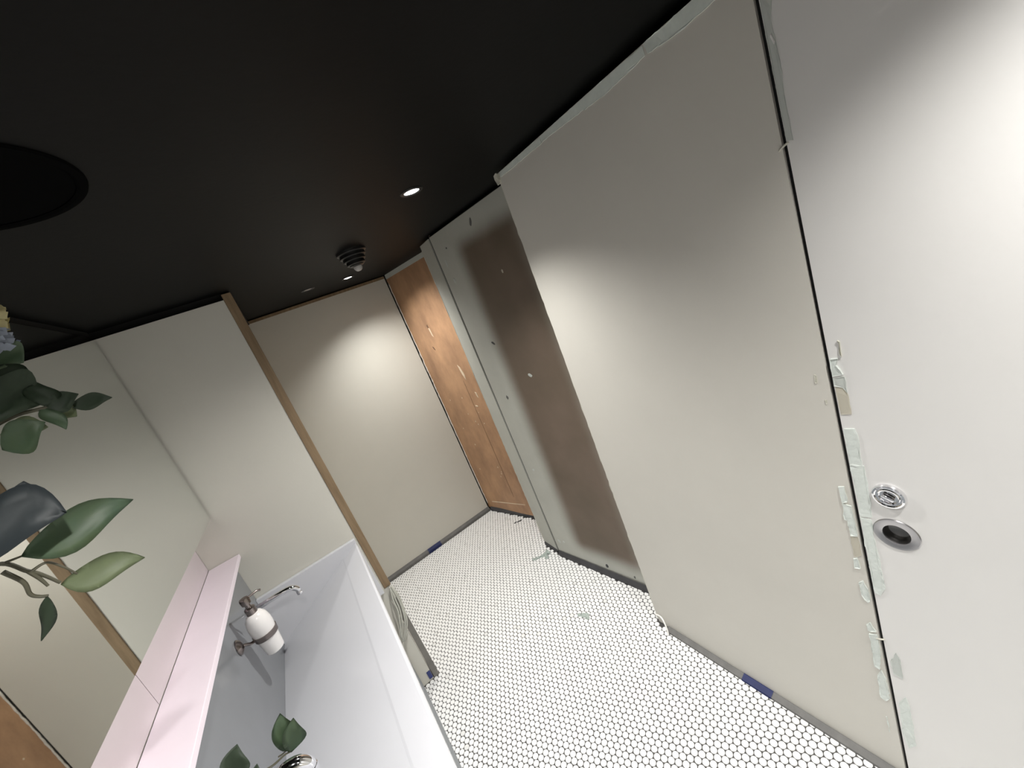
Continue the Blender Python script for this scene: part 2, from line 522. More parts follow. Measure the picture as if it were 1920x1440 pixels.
add_prism(bm, rect(XR - 0.0078, XR - 0.003, 0.1885 - 0.0062, 0.1885 + 0.0062), -0.4205, -0.4165, V, 0.0012)
bmesh.ops.rotate(bm, verts=bm.verts[:], cent=V(XR, 0.1885, -0.4185), matrix=Matrix.Rotation(math.radians(28), 3, 'X'))
from_bm('thumb_turn', bm, CHROME, lock, True)
PATCHD = [([(0.2222, -0.2286), (0.2144, -0.2281), (0.2177, -0.2371), (0.2125, -0.2498), (0.2238, -0.2524), (0.2236, -0.2404)], PLASTER, 0.0018),
          ([(0.2238, -0.255), (0.2116, -0.2524), (0.2115, -0.2746), (0.2156, -0.2678), (0.2238, -0.2654)], PLASTERG, 0.001),
          ([(0.2233, -0.2671), (0.2139, -0.2686), (0.2114, -0.278), (0.2117, -0.3043), (0.223, -0.3062)], PLASTERB, 0.0006),
          ([(0.2225, -0.3262), (0.2113, -0.3248), (0.2094, -0.3345), (0.2101, -0.3548), (0.2106, -0.3793), (0.2238, -0.3813), (0.2236, -0.3535)], PLASTER, 0.001),
          ([(0.2237, -0.3823), (0.2088, -0.379), (0.2085, -0.4008), (0.2087, -0.4308), (0.2105, -0.4600), (0.223, -0.4624), (0.2231, -0.4046)], PLASTER, 0.0008),
          ([(0.2231, -0.4643), (0.2119, -0.464), (0.2129, -0.4947), (0.2113, -0.52), (0.2103, -0.5377), (0.2107, -0.5597), (0.2099, -0.5798), (0.2171, -0.5979), (0.2231, -0.5944), (0.2238, -0.5552), (0.2236, -0.4931)], PLASTER, 0.0009),
          ([(0.221, -0.7279), (0.2121, -0.7029), (0.2085, -0.7154), (0.2094, -0.7544), (0.2198, -0.752)], PLASTERG, 0.0006),
          ([(0.2198, -0.8133), (0.21, -0.7921), (0.2073, -0.8155), (0.208, -0.8624), (0.2081, -0.8976), (0.2181, -0.9142), (0.2233, -0.8865)], PLASTER, 0.0006),
          ([(0.2236, 0.1647), (0.2139, 0.1556), (0.2176, 0.1371), (0.2165, 0.0971), (0.2182, 0.0532), (0.2180, 0.0257), (0.2238, 0.0278), (0.2238, 0.0701), (0.2238, 0.1182)], PLASTERG, 0.0007),
          ([(0.2190, 0.129), (0.2172, 0.121), (0.2182, 0.119), (0.2202, 0.127)], CERAMIC, 0.0018),
          ([(0.2120, -0.205), (0.2098, -0.207), (0.2105, -0.226), (0.2118, -0.224)], BEAD, 0.0013)]
for q, m_, t_ in PATCHD: slab_on_wall('plaster_patch', q, XR, t_ * 1.5, m_, door)
# plaster threads bridging the gap
for zc in (0.0235, -0.6865):
    tube('plaster_thread', [V(XR - 0.001, 0.2325, zc - 0.003), V(XR - 0.002, 0.2275, zc), V(XR - 0.001, 0.2225, zc + 0.002)], 0.0022, BEAD, door, 6)
# black void behind the gap
jamb = box('trim_1', XR + 0.0045, 0.602, 0.2247, 0.2290, -0.999, 0.2165, BLACK); tag(jamb, kind='structure')
wr2 = box('wall_right', XR, 0.60, -1.45, -0.286, -0.999, 0.2075, WALL); tag(wr2, kind='structure')

# recessed panel with the brown patch, standing at a slight angle
def offset_quad(a, b, t):
    d = Vector((b[0] - a[0], b[1] - a[1])).normalized(); n = Vector((-d.y, d.x))
    if n.x < 0: n = -n
    return [a, b, (b[0] + n.x * t, b[1] + n.y * t), (a[0] + n.x * t, a[1] + n.y * t)]
rec = prism('door_2', offset_quad((0.5616, 1.1945), REC1, 0.02), -0.985, 0.2075, BROWNPATCH)
tag(rec, kind='structure')
def rec_pt(y, z, out=0.0):
    t = (1.206 - y) / (1.206 - 0.741)
    x = REC0[0] + (REC1[0] - REC0[0]) * t
    return V(x - out, y - out * 0.13, z)
def on_rec(name, y, z, w, h, m, out=0.0012, rot=0.0):
    bm = bmesh.new()
    n = 9; vs_ = []
    for k in range(n):
        a = 2 * math.pi * k / n; r = random.uniform(0.75, 1.15)
        dy, dz = w * r * math.cos(a), h * r * math.sin(a)
        dy, dz = dy * math.cos(rot) - dz * math.sin(rot), dy * math.sin(rot) + dz * math.cos(rot)
        vs_.append((y + dy, z + dz))
    lo = [bm.verts.new(rec_pt(a, b, -0.0003)) for a, b in vs_]
    hi = [bm.verts.new(rec_pt(y + (a - y) * 0.8, z + (b - z) * 0.8, out)) for a, b in vs_]
    for k in range(n): bm.faces.new((lo[k], lo[(k + 1) % n], hi[(k + 1) % n], hi[k]))
    bm.faces.new(hi)
    return from_bm(name, bm, m, rec)
for (y, z, w, h, m_, r_) in ((0.98, 0.178, 0.006, 0.014, SKIRT, 0.5), (1.13, 0.155, 0.003, 0.003, SKIRTD, 0), (1.155, 0.06, 0.006, 0.010, PLASTERG, 0),
                         (1.09, -0.155, 0.010, 0.005, SKIRTD, 0.7), (1.13, -0.34, 0.006, 0.008, SKIRT, 0), (1.17, -0.93, 0.009, 0.007, PLASTERG, 0.6),
                         (1.145, -0.925, 0.006, 0.005, PLASTERG, 0.3), (0.965, -0.962, 0.006, 0.009, SKIRTD, 0.3), (0.86, -0.965, 0.004, 0.007, SKIRT, 0.3),
                         (1.15, -0.62, 0.006, 0.005, PLASTERG, 0), (0.93, 0.03, 0.004, 0.006, PLASTERB, 0), (0.98, -0.27, 0.010, 0.006, PLASTERG, 0.4),
                         (1.16, 0.115, 0.004, 0.014, PLASTERG, 0)):
    on_rec('scuff', y, z, w, h, m_, 0.0006, r_)
bk = prism('trim_2', offset_quad((0.5845, 1.207), (0.64, 0.741), 0.012), -0.999, 0.2165, BLACK); tag(bk, kind='structure')

gp = box('trim_2', 0.567, 0.60, 1.1935, 1.2092, -0.999, 0.2165, BLACK); tag(gp, kind='structure')
# pier between panel and plywood
pier = prism('wall_right', [(0.563, 1.2095), (0.5665, 1.297), (0.61, 1.297), (0.61, 1.2095)], -0.99, 0.2075, PIER)
tag(pier, kind='structure')
bm = bmesh.new()
pts = [V(0.5668 + random.uniform(-0.0006, 0.0004), 1.2974 + random.uniform(-0.001, 0.001), z * 0.012) for z in range(-81, 17)]
add_tube(bm, pts, lambda t: 0.0016 + random.uniform(0, 0.001), 6)
from_bm('edge_bead', bm, BEAD, pier, True)

# plywood wall at the far end
ply = prism('wall_plywood', offset_quad(PLY0, PLY1, 0.03), -0.985, 0.198, PLY)
tag(ply, kind='structure')
def ply_pt(y, z, out):
    x = PLY0[0] + (PLY1[0] - PLY0[0]) * (1.78 - y) / 0.54
    return V(x - out, y - out * 0.25, z)
def on_ply(name, yz, m, out=0.0015):
    bm = bmesh.new(); n = len(yz)
    cy = sum(p[0] for p in yz) / n; cz = sum(p[1] for p in yz) / n
    lo = [bm.verts.new(ply_pt(a, b, -0.0003)) for a, b in yz]
    hi = [bm.verts.new(ply_pt(cy + (a - cy) * 0.85, cz + (b - cz) * 0.9, out)) for a, b in yz]
    for k in range(n): bm.faces.new((lo[k], lo[(k + 1) % n], hi[(k + 1) % n], hi[k]))
    bm.faces.new(hi)
    return from_bm(name, bm, m, ply)
on_ply('wood_chip', [(1.640, -0.055), (1.632, -0.06), (1.628, -0.10), (1.636, -0.092)], PLYCHIP)
on_ply('wood_chip', [(1.645, -0.045), (1.637, -0.040), (1.637, -0.055), (1.641, -0.058)], PLYDARK)
on_ply('wood_chip', [(1.668, -0.135), (1.660, -0.140), (1.655, -0.155), (1.662, -0.15)], PLYDARK)
on_ply('wood_chip', [(1.558, -0.235), (1.545, -0.250), (1.535, -0.285), (1.540, -0.31), (1.551, -0.28)], PLYCHIP)
on_ply('wood_chip', [(1.520, -0.365), (1.510, -0.370), (1.508, -0.395), (1.516, -0.39)], PLYCHIP)
on_ply('wood_chip', [(1.552, -0.425), (1.536, -0.43), (1.536, -0.435), (1.552, -0.432)], PLYCHIP)
on_ply('score_line', [(1.5615, -0.30), (1.5600, -0.30), (1.5585, -0.905), (1.5605, -0.905)], PLYDARK, 0.0006)
on_ply('dust_line', [(1.742, -0.944), (1.50, -0.928), (1.50, -0.932), (1.742, -0.949)], PLYCHIP, 0.0006)
for k in range(14):
    y = random.uniform(1.53, 1.72); z = random.uniform(-0.85, -0.35); r = random.uniform(0.002, 0.004)
    on_ply('paint_fleck', [(y - r, z), (y, z - r * 1.4), (y + r, z), (y, z + r * 1.4)], PLYCHIP, 0.0005)
tp = prism('trim_3', offset_quad((PLY0[0] - 0.0012, PLY0[1] - 0.004), (PLY1[0] - 0.0012, PLY1[1]), 0.02), 0.1985, 0.2165, PLASTERG); tag(tp, kind='structure')

# back wall board with its timber head rail
wb = box('wall_back', 0.0, 0.5635, 1.775, 1.83, -0.99, 0.203, WALLB)
tag(wb, kind='structure')
hr = box('trim_4', 0.0, 0.5635, 1.7735, 1.83, 0.2032, 0.2135, WOOD); tag(hr, kind='structure')
sb = box('trim_5', 0.0, 0.58, 1.79, 1.83, 0.2136, 0.2168, BLACK); tag(sb, kind='structure')
cg = box('trim_6', 0.5636, 0.5690, 1.779, 1.83, -0.999, 0.2135, BLACK); tag(cg, kind='structure')
bm = bmesh.new()
pts = [V(0.5722 + random.uniform(-0.0012, 0.0012), 1.7765 + random.uniform(-0.001, 0.001), z * 0.013) for z in range(-74, 15)]
add_tube(bm, pts, lambda t: 0.0036 + random.uniform(0, 0.0028), 6)
ce = from_bm('trim_7', bm, PALEWOOD, None, True); tag(ce, kind='structure')

# outer shell
for nm, a in (('wall_front', (-0.42, 0.78, -1.5, -1.452)), ('wall_outer', (0.782, 0.83, -1.45, 1.86)), ('wall_outer', (-0.47, -0.422, -1.45, 1.86)), ('wall_outer', (-0.42, 0.78, 1.862, 1.91))):
    o = box(nm, *a, -1.03, CEIL + 0.03, WALL); tag(o, kind='structure')

# ------------------------------------------------------------------ skirting strips
def strip(name, a, b, depth, h, m, F=V):
    """low strip along the wall foot from plan point a to b; projects towards the room (left of a->b)"""
    d = Vector((b[0] - a[0], b[1] - a[1])).normalized(); n = Vector((-d.y, d.x)) * depth
    bm = bmesh.new()
    def P(p, k, z): return F(p[0] + n.x * k, p[1] + n.y * k, z)
    secs = []
    for p in (a, b):
        secs.append([bm.verts.new(P(p, 0, -0.999)), bm.verts.new(P(p, 1, -0.999)), bm.verts.new(P(p, 0.92, -0.999 + h * 0.55)), bm.verts.new(P(p, 0.1, -0.999 + h)), bm.verts.new(P(p, 0, -0.999 + h))])
    for k in range(5):
        bm.faces.new((secs[0][k], secs[0][(k + 1) % 5], secs[1][(k + 1) % 5], secs[1][k]))
    bm.faces.new(secs[0]); bm.faces.new(secs[1][::-1])
    o = from_bm(name, bm, m); tag(o, kind='structure'); return o
strip('baseboard_right', (XR - 0.0003, 0.2), (XR - 0.0003, 0.70), 0.014, 0.008, SKIRT)
strip('baseboard_right', (REC1[0] - 0.012, 0.80), (0.5602, 1.1940), 0.007, 0.022, SKIRTD)
strip('baseboard_right', (0.5628, 1.210), (0.5662, 1.296), 0.004, 0.015, SKIRTD)
strip('baseboard_back', (0.5655, 1.7747), (0.001, 1.7747), 0.011, 0.022, SKIRT)
strip('baseboard_back', (PLY1[0] - 0.001, 1.30), (0.5745, 1.762), 0.008, 0.020, SKIRTD)

# ------------------------------------------------------------------ washbasin side
wing = prism('wall_left', rect(-0.305, -0.0075, 1.15, 1.77), -0.999, 0.200, WALLB, F=L)
tag(wing, kind='structure')
wg = prism('trim_8', rect(-0.30, 0.010, 1.162, 1.77), 0.2003, 0.2168, BLACK, F=L); tag(wg, kind='structure')
post = prism('trim_9', rect(-0.0074, 0.0125, 1.1475, 1.172), -0.655, 0.2125, WOOD, F=L, bevel=0.002); tag(post, kind='structure')
foot = prism('baseboard_left', rect(-0.0050, 0.0110, 1.1485, 1.172), -0.999, -0.7, SKIRTL, F=L); tag(foot, kind='structure')
foot2 = prism('baseboard_left', rect(-0.0074, 0.0085, 1.1495, 1.172), -0.699, -0.656, WALLB, F=L); tag(foot2, kind='structure')

wl = empty('wall_left', L(-0.305, 0.4, -0.354)); tag(wl, kind='structure')
box('plain_wall', -0.36, -0.3085, -1.43, 1.149, -0.999, 0.216, WALL, wl, L)
JY = 0.7148
for a, b in ((JY + 0.0006, 1.149), (0.28, JY - 0.0006), (-0.3, 0.2788)):
    box('upstand_panel', -0.308, -0.305, a, b, -0.353, -0.20, UPST, wl, L)

ledge = box('ledge_shelf', -0.3048, -0.240, -0.3, 1.1485, -0.364, -0.354, LEDGE, None, L, 0.0015)
tag(ledge, 'long rosy white shelf between mirror cabinet and grey splashback', 'shelf')
splash = box('splashback', -0.305, -0.260, -0.3, 1.1485, -0.66, -0.3644, FACEM, None, L)
tag(splash, 'glossy grey splashback panel behind the taps', 'splashback')

mc = empty('mirror_cabinet', L(-0.28, 0.45, -0.245))
tag(mc, 'large frameless mirror above the shelf, reaching up to the ceiling', 'mirror')
box('cabinet_body', -0.3045, -0.2492, -0.3, 1.1440, -0.2445, 0.203, WALL, mc, L)
box('mirror_panel', -0.2490, -0.2476, -0.3, 1.1442, -0.2452, 0.2035, MIRROR, mc, L)
box('gap_strip', -0.3045, -0.2535, 1.1442, 1.1488, -0.2445, 0.203, SKIRTD, mc, L)  # dark strip drawing the shade of the gap between mirror and wing
mg = prism('trim_10', rect(-0.305, -0.252, -0.3, 1.149), 0.2037, 0.2168, BLACK, F=L); tag(mg, kind='structure')

# trough basin
basin = empty('washbasin', L(-0.13, 0.45, -0.70))
tag(basin, 'white trough washbasin with sloping bed below the shelf', 'washbasin')
def basin_mesh():
    prof = [(-0.2598, -0.64), (-0.075, -0.64), (-0.050, -0.530), (-0.0145, -0.5000), (-0.0118, -0.4985), (-0.0118, -0.488), (-0.0132, -0.4852), (-0.0165, -0.4855), (-0.0560, -0.5045), (-0.0600, -0.5070), (-0.2598, -0.6155)]
    bm = bmesh.new()
    A = [bm.verts.new(L(x, -0.3, z)) for x, z in prof]
    B = [bm.verts.new(L(x, 1.1365, z)) for x, z in prof]
    n = len(prof)
    for k in range(n): bm.faces.new((A[k], A[(k + 1) % n], B[(k + 1) % n], B[k]))
    bm.faces.new(A[::-1]); bm.faces.new(B)
    return bm
from_bm('trough', basin_mesh(), RESIN, basin)
bm = bmesh.new()
add_prism(bm, rect(-0.2598, -0.0118, 1.137, 1.1494), -0.66, -0.4755, L, 0.0015)
from_bm('end_lip', bm, RESIN, basin)
under = empty('sink_cabinet', L(-0.17, 0.4, -0.997))
box('carcass', -0.2585, -0.066, -0.3, 1.128, -0.997, -0.662, CABM, under, L)
box('front_panel', -0.0655, -0.040, -0.3, 1.128, -0.997, -0.662, CABM, under, L)
tag(under, 'blue-grey cabinet under the white trough washbasin', 'cabinet')

# ------------------------------------------------------------------ taps
def tap(name, y, zc, r, reach, label, group):
    t = empty(name, L(-0.26, y, zc)); tag(t, label, 'tap', group)
    x0 = -0.2598
    lathe('wall_rose', [(0.0, 0.0), (0.013 * S, 0.0), (0.013 * S, 0.004), (0.0118 * S, 0.007), (r * 1.02, 0.0075)], L(x0, y, zc), (1, 0, 0), CHROME, t, 32)
    pts = [L(x0 + 0.002, y, zc), L(x0 + reach * 0.35, y, zc), L(x0 + reach * 0.70, y, zc), L(x0 + reach * 0.90, y, zc - 0.0025), L(x0 + reach, y, zc - 0.012), L(x0 + reach + 0.001, y, zc - 0.022)]
    sp = tube('spout', pts, r, CHROME, t, 20)
    lathe('aerator', [(0.0, 0.0), (r * 0.8, 0.0), (r * 1.06, 0.001), (r * 1.06, 0.012), (r, 0.013)], L(x0 + reach + 0.001, y, zc - 0.0262), (0, 0, 1), CHROME, t, 24)
    return t
tap('basin_tap', 1.05, -0.455, 0.0062 * S, 0.098, 'slim chrome wall tap beyond the soap dispenser', 'chrome basin taps')
tap('basin_tap', 0.565, -0.450, 0.0095 * S, 0.095, 'thick chrome spout nearest the leaves over the washbasin', 'chrome basin taps')

# ------------------------------------------------------------------ soap dispenser
sd = empty('soap_dispenser', L(-0.219, 0.917, -0.492))
tag(sd, 'white ceramic soap bottle in a wall ring on the grey splashback', 'soap dispenser')
bx, by = -0.2190, 0.917
def bz(z): return z * S
lathe('bottle', [(0.0, 0.0), (0.0145 * S, 0.0), (0.0163 * S, 0.003), (0.0174 * S, 0.012 * S), (0.0180 * S, 0.022 * S), (0.0196 * S, 0.040 * S), (0.0214 * S, 0.056 * S), (0.0213 * S, 0.068 * S), (0.0190 * S, 0.080 * S), (0.0140 * S, 0.0885 * S), (0.0088 * S, 0.0925 * S), (0.0, 0.0930 * S)],
      L(bx, by, -0.492), (0, 0, 1), CERAMIC, sd, 44)
lathe('holder_ring', [(0.0190 * S, 0.0), (0.0212 * S, 0.0), (0.0222 * S, 0.011 * S), (0.0200 * S, 0.011 * S), (0.0190 * S, 0.0)], L(bx, by, -0.456), (0, 0, 1), BRONZE, sd, 44)
lathe('wall_flange', [(0.0, 0.016), (0.005 * S, 0.0155), (0.0090 * S, 0.013), (0.0125 * S, 0.008), (0.0150 * S, 0.0035), (0.0152 * S, 0.0005)], L(-0.2598, 0.897, -0.4365), (1, 0, 0), BRONZE, sd, 36)
tube('holder_arm', [L(-0.2560, 0.897, -0.4365), L(-0.2500, 0.901, -0.4410), L(-0.2440, 0.907, -0.4480), L(-0.2395, 0.911, -0.4500)], 0.0052, BRONZE, sd, 12)
pump = lathe('pump_collar', [(0.0088 * S, 0.0), (0.0096 * S, 0.0), (0.0096 * S, 0.012 * S), (0.0080 * S, 0.0135 * S), (0.0050 * S, 0.0140 * S), (0.0050 * S, 0.022 * S), (0.0084 * S, 0.0225 * S), (0.0088 * S, 0.032 * S), (0.0078 * S, 0.035 * S), (0.0, 0.0352 * S)],
             L(bx, by, -0.4005), (0, 0, 1), BRONZE, sd, 32)
tube('pump_nozzle', [L(bx, by, -0.3705), L(bx + 0.010, by + 0.006, -0.3700), L(bx + 0.020, by + 0.012, -0.3705), L(bx + 0.026, by + 0.0155, -0.3740)], 0.0040, BRONZE, pump, 10)

# ------------------------------------------------------------------ ceiling fittings
def downlight(x, y, lit, label, power=None, tilt=(0, 0)):
    t = empty('downlight', V(x, y, CEIL)); tag(t, label, 'downlight', 'small round ceiling downlights')
    lathe('trim_ring', [(0.0150 * S, -0.001), (0.0225 * S, 0.0), (0.0225 * S, 0.002), (0.0215 * S, 0.0035), (0.0160 * S, 0.0040), (0.0150 * S, 0.0012)], V(x, y, CEIL), (0, 0, -1), PLASTBLK if lit else SKIRTD, t, 40)
    lathe('lens', [(0.0149 * S, 0.0), (0.0149 * S, 0.0010), (0.012 * S, 0.0022), (0.0, 0.0030)], V(x, y, CEIL), (0, 0, -1), GLOW if lit else DOME, t, 32)
    if lit:
        d = bpy.data.lights.new('downlight_beam', 'SPOT')
        d.energy = power or LAMP_W; d.color = LAMP_COL
        d.spot_size = math.radians(BEAM); d.spot_blend = 1.0; d.shadow_soft_size = 0.022
        lo = bpy.data.objects.new('downlight_beam', d); COL.objects.link(lo)
        lo.location = V(x, y, CEIL - 0.004)
        lo.rotation_euler = (math.radians(tilt[0]), math.radians(tilt[1]), 0)
        lo.parent = t; bpy.context.view_layer.update(); lo.matrix_parent_inverse = t.matrix_world.inverted()
    return t
downlight(*LAMP_POS[0], True, 'lit ceiling downlight with the strongest glare, before the black smoke detector', 112.0, (-4, 18))
downlight(*LAMP_POS[1], True, 'lit small ceiling downlight close to the back wall, beyond the smoke detector', 70.0, (-2, -6))
downlight(*LAMP_POS[2], True, 'lit ceiling downlight above the grey door with the flush pull', 74.0, (0, 5))
downlight(*LAMP_POS[3], True, 'lit ceiling downlight over the washbasin near the mirror', 72.0, (0, 8))
downlight(*LAMP_POS[4], True, 'added fill downlight on the ceiling, unseen behind the camera', 220.0)  # extra lamp out of view, added to raise the ambient light
downlight(0.2225, 1.505, False, 'unlit dark ceiling downlight beside the back wall head rail')

det = empty('smoke_detector', V(0.300, 1.108, CEIL)); tag(det, 'black ribbed smoke detector with a pale tip on the ceiling', 'smoke detector')
R0 = 0.0385 * S
prof = [(R0, 0.0)]
h = 0.0; r = R0
for k in range(4):
    prof += [(r, h + 0.010), (r - 0.004, h + 0.013), (r - 0.010, h + 0.0135), (r - 0.010, h + 0.017)]
    h += 0.017; r -= 0.0085
prof += [(0.026, h + 0.004), (0.0, h + 0.005)]
lathe('housing', prof, V(0.300, 1.108, CEIL), (0, 0, -1), PLASTBLK, det, 48)
lathe('sensor_tip', [(0.020, 0.0), (0.020, 0.008), (0.016, 0.016), (0.009, 0.021), (0.0, 0.0225)], V(0.300, 1.108, CEIL) - Vector((0, 0, h + 0.0045)), (0, 0, -1), DOME, det, 32)
tag(det.children[-1], 'pale translucent tip')

sp = empty('ceiling_speaker', V(-0.1300, 0.4900, CEIL)); tag(sp, 'large flat black disc flush on the ceiling above the mirror', 'ceiling speaker')
lathe('rim', [(0.07832 * S, 0.0), (0.08056 * S, 0.001), (0.07944 * S, 0.005), (0.07385 * S, 0.006), (0.07161 * S, 0.003)], V(-0.1300, 0.4900, CEIL), (0, 0, -1), GRILLE, sp, 64)
lathe('grille', [(0.07183 * S, 0.0015), (0.04476 * S, 0.0032), (0.0, 0.0036)], V(-0.1300, 0.4900, CEIL), (0, 0, -1), GRILLE, sp, 64)

# ------------------------------------------------------------------ blue tape pieces
def tape_right():
    bm = bmesh.new()
    x0 = XR - 0.0150
    prof = [(XR - 0.0005, -0.9900), (XR - 0.0020, -0.9897), (XR - 0.0140, -0.9940), (XR - 0.0152, -0.9975)]
    A = [bm.verts.new(V(x, 0.499, z)) for x, z in prof]; B = [bm.verts.new(V(x, 0.437, z)) for x, z in prof]
    for k in range(3): bm.faces.new((A[k], A[k + 1], B[k + 1], B[k]))
    bmesh.ops.solidify(bm, geom=bm.faces[:], thickness=0.0012)
    return from_bm('tape_strip', bm, TAPE)
tag(tape_right(), 'blue tape stuck on the grey strip at the foot of the right wall', 'tape', 'pieces of blue tape')
def tape_back():
    bm = bmesh.new()
    prof = [(1.7742, -0.9768), (1.7725, -0.9770), (1.7640, -0.9863), (1.7630, -0.9975)]
    A = [bm.verts.new(V(0.219, y, z)) for y, z in prof]; B = [bm.verts.new(V(0.285, y, z)) for y, z in prof]
    for k in range(3): bm.faces.new((A[k], A[k + 1], B[k + 1], B[k]))
    bmesh.ops.solidify(bm, geom=bm.faces[:], thickness=0.0012)
    return from_bm('tape_strip', bm, TAPE)
tag(tape_back(), 'blue tape stuck on the strip at the foot of the back wall', 'tape', 'pieces of blue tape')
o = prism('tape_strip', rect(-0.0190, -0.0078, 1.1478, 1.1495), -0.992, -0.966, TAPE, F=L)
tag(o, 'small square of blue tape beside the cabinet under the washbasin', 'tape', 'pieces of blue tape')

# ------------------------------------------------------------------ loose cable by the timber post
cb = empty('hanging_cable', L(0.004, 1.14, -0.80)); tag(cb, 'loop of pale cable hanging below the timber post beside the washbasin', 'cable')
for dx, dy, dz in ((0, 0, 0), (-0.007, 0.002, 0.004), (-0.013, -0.001, 0.008), (0.004, 0.003, -0.006)):
    tube('strand', [V(0.010 + dx * 0.3, 1.138 + dy, -0.655), V(0.011 + dx, 1.132 + dy, -0.69), V(0.008 + dx, 1.128 + dy, -0.725), V(-0.001 + dx, 1.125 + dy, -0.762 + dz), V(-0.018 + dx * 0.6, 1.124 + dy, -0.795 + dz), V(-0.03, 1.126 + dy, -0.81 + dz)], 0.0042, CABLE, cb, 8)

# ------------------------------------------------------------------ floor debris
def crumb_mesh(bm, c, rx, ry, rz, n=10):
    r = bmesh.ops.create_icosphere(bm, subdivisions=2, radius=1.0)
    for v in r['verts']:
        k = random.uniform(0.7, 1.2)
        v.co = Vector((v.co.x * rx * k, v.co.y * ry * k, max(-0.1, v.co.z) * rz * k)) + c
FZ = -0.9984
def crumbs(name, spots, m, label, cat='debris'):
    bm = bmesh.new()
    for (x, y, rx, ry, rz) in spots:
        crumb_mesh(bm, V(x, y, FZ), rx, ry, rz)
    o = from_bm(name, bm, m); tag(o, label, cat); return o
crumbs('plaster_crumbs', [(0.482, 1.271, 0.012, 0.014, 0.010), (0.492, 1.264, 0.013, 0.013, 0.012), (0.503, 1.258, 0.014, 0.011, 0.010), (0.515, 1.252, 0.013, 0.014, 0.014), (0.527, 1.248, 0.014, 0.018, 0.016), (0.538, 1.248, 0.014, 0.024, 0.022), (0.52, 1.232, 0.016, 0.016, 0.013)],
       CRUMB, 'strand of mint-grey plaster crumbs at the foot of the narrow pier')
crumbs('plaster_lump', [(0.427, 0.926, 0.014, 0.018, 0.008), (0.429, 0.910, 0.014, 0.014, 0.009), (0.421, 0.937, 0.011, 0.012, 0.006), (0.436, 0.919, 0.010, 0.012, 0.007)], CRUMB, 'pale plaster lump lying alone on the tiles', 'debris')
crumbs('tile_chip', [(0.578, 1.545, 0.016, 0.006, 0.005), (0.590, 1.538, 0.016, 0.006, 0.005), (0.600, 1.533, 0.014, 0.006, 0.006)], SKIRTD, 'dark sliver on the tiles below the plywood wall', 'debris')
cd = tube('cord_end', [V(0.541, 0.7345, -0.972), V(0.5405, 0.724, -0.968), V(0.538, 0.712, -0.966), V(0.534, 0.702, -0.972), V(0.529, 0.694, -0.985), V(0.5245, 0.690, -0.9975)], 0.0040, CORD, None, 8)
tag(cd, 'white cord end curling out at the lower corner of the right wall board', 'cord')

# ------------------------------------------------------------------ plant on the shelf
plant = empty('flower_arrangement', L(-0.272, 0.20, -0.354))
tag(plant, 'leafy green sprigs with cream and blue blossom in front of the mirror', 'plant')
lathe('vase', [(0.0, 0.0), (0.040, 0.0), (0.046, 0.006), (0.048, 0.05), (0.036, 0.10), (0.027, 0.125), (0.030, 0.135), (0.026, 0.135), (0.024, 0.12), (0.0, 0.11)], L(-0.272, 0.20, -0.3538), (0, 0, 1), VASEM, plant, 36)
MOUTH = L(-0.272, 0.20, -0.284)
def leaf(base, tip, width, m, side=(1, 0, 0.25), bend=0.08, fold=0.25, roll=0.0):
    """a curved pointed leaf; base/tip in room units, side = rough direction the upper face looks to"""
    b, t = V(*base), V(*tip)
    d = t - b; ln = d.length; d.normalize()
    up = Vector(side); up = (up - d * up.dot(d)).normalized()
    if roll: up = Matrix.Rotation(roll, 3, d) @ up
    w = d.cross(up).normalized()
    wid = width * S
    n = 12
    bm = bmesh.new(); rows = []
    for i in range(n + 1):
        f = i / n
        prof = (4 * f * (1 - f)) ** 0.95 * (1 + 0.55 * (0.5 - f))
        hw = wid * 0.5 * prof + 0.0004
        c = b + d * (ln * f) + up * (bend * ln * math.sin(math.pi * f)) + w * (0.10 * wid * math.sin(2 * math.pi * f))
        row = []
        for k in (-1, -0.5, 0, 0.5, 1):
            row.append(bm.verts.new(c + w * (hw * k) + up * (abs(k) * hw * fold) + up * (0.03 * wid * math.sin(9 * f + 3 * k))))
        rows.append(row)
    for p, q in zip(rows, rows[1:]):
        for k in range(4): bm.faces.new((p[k], p[k + 1], q[k + 1], q[k]))
    bmesh.ops.solidify(bm, geom=bm.faces[:], thickness=0.0007)
    return from_bm('leaf', bm, m, plant, True)
CAMSIDE = (0.50, -0.80, 0.25)
def at(p, y):                             # a point on the same sight line, at depth y
    k = y / p[1]; return (p[0] * k, p[1] * k, p[2] * k)
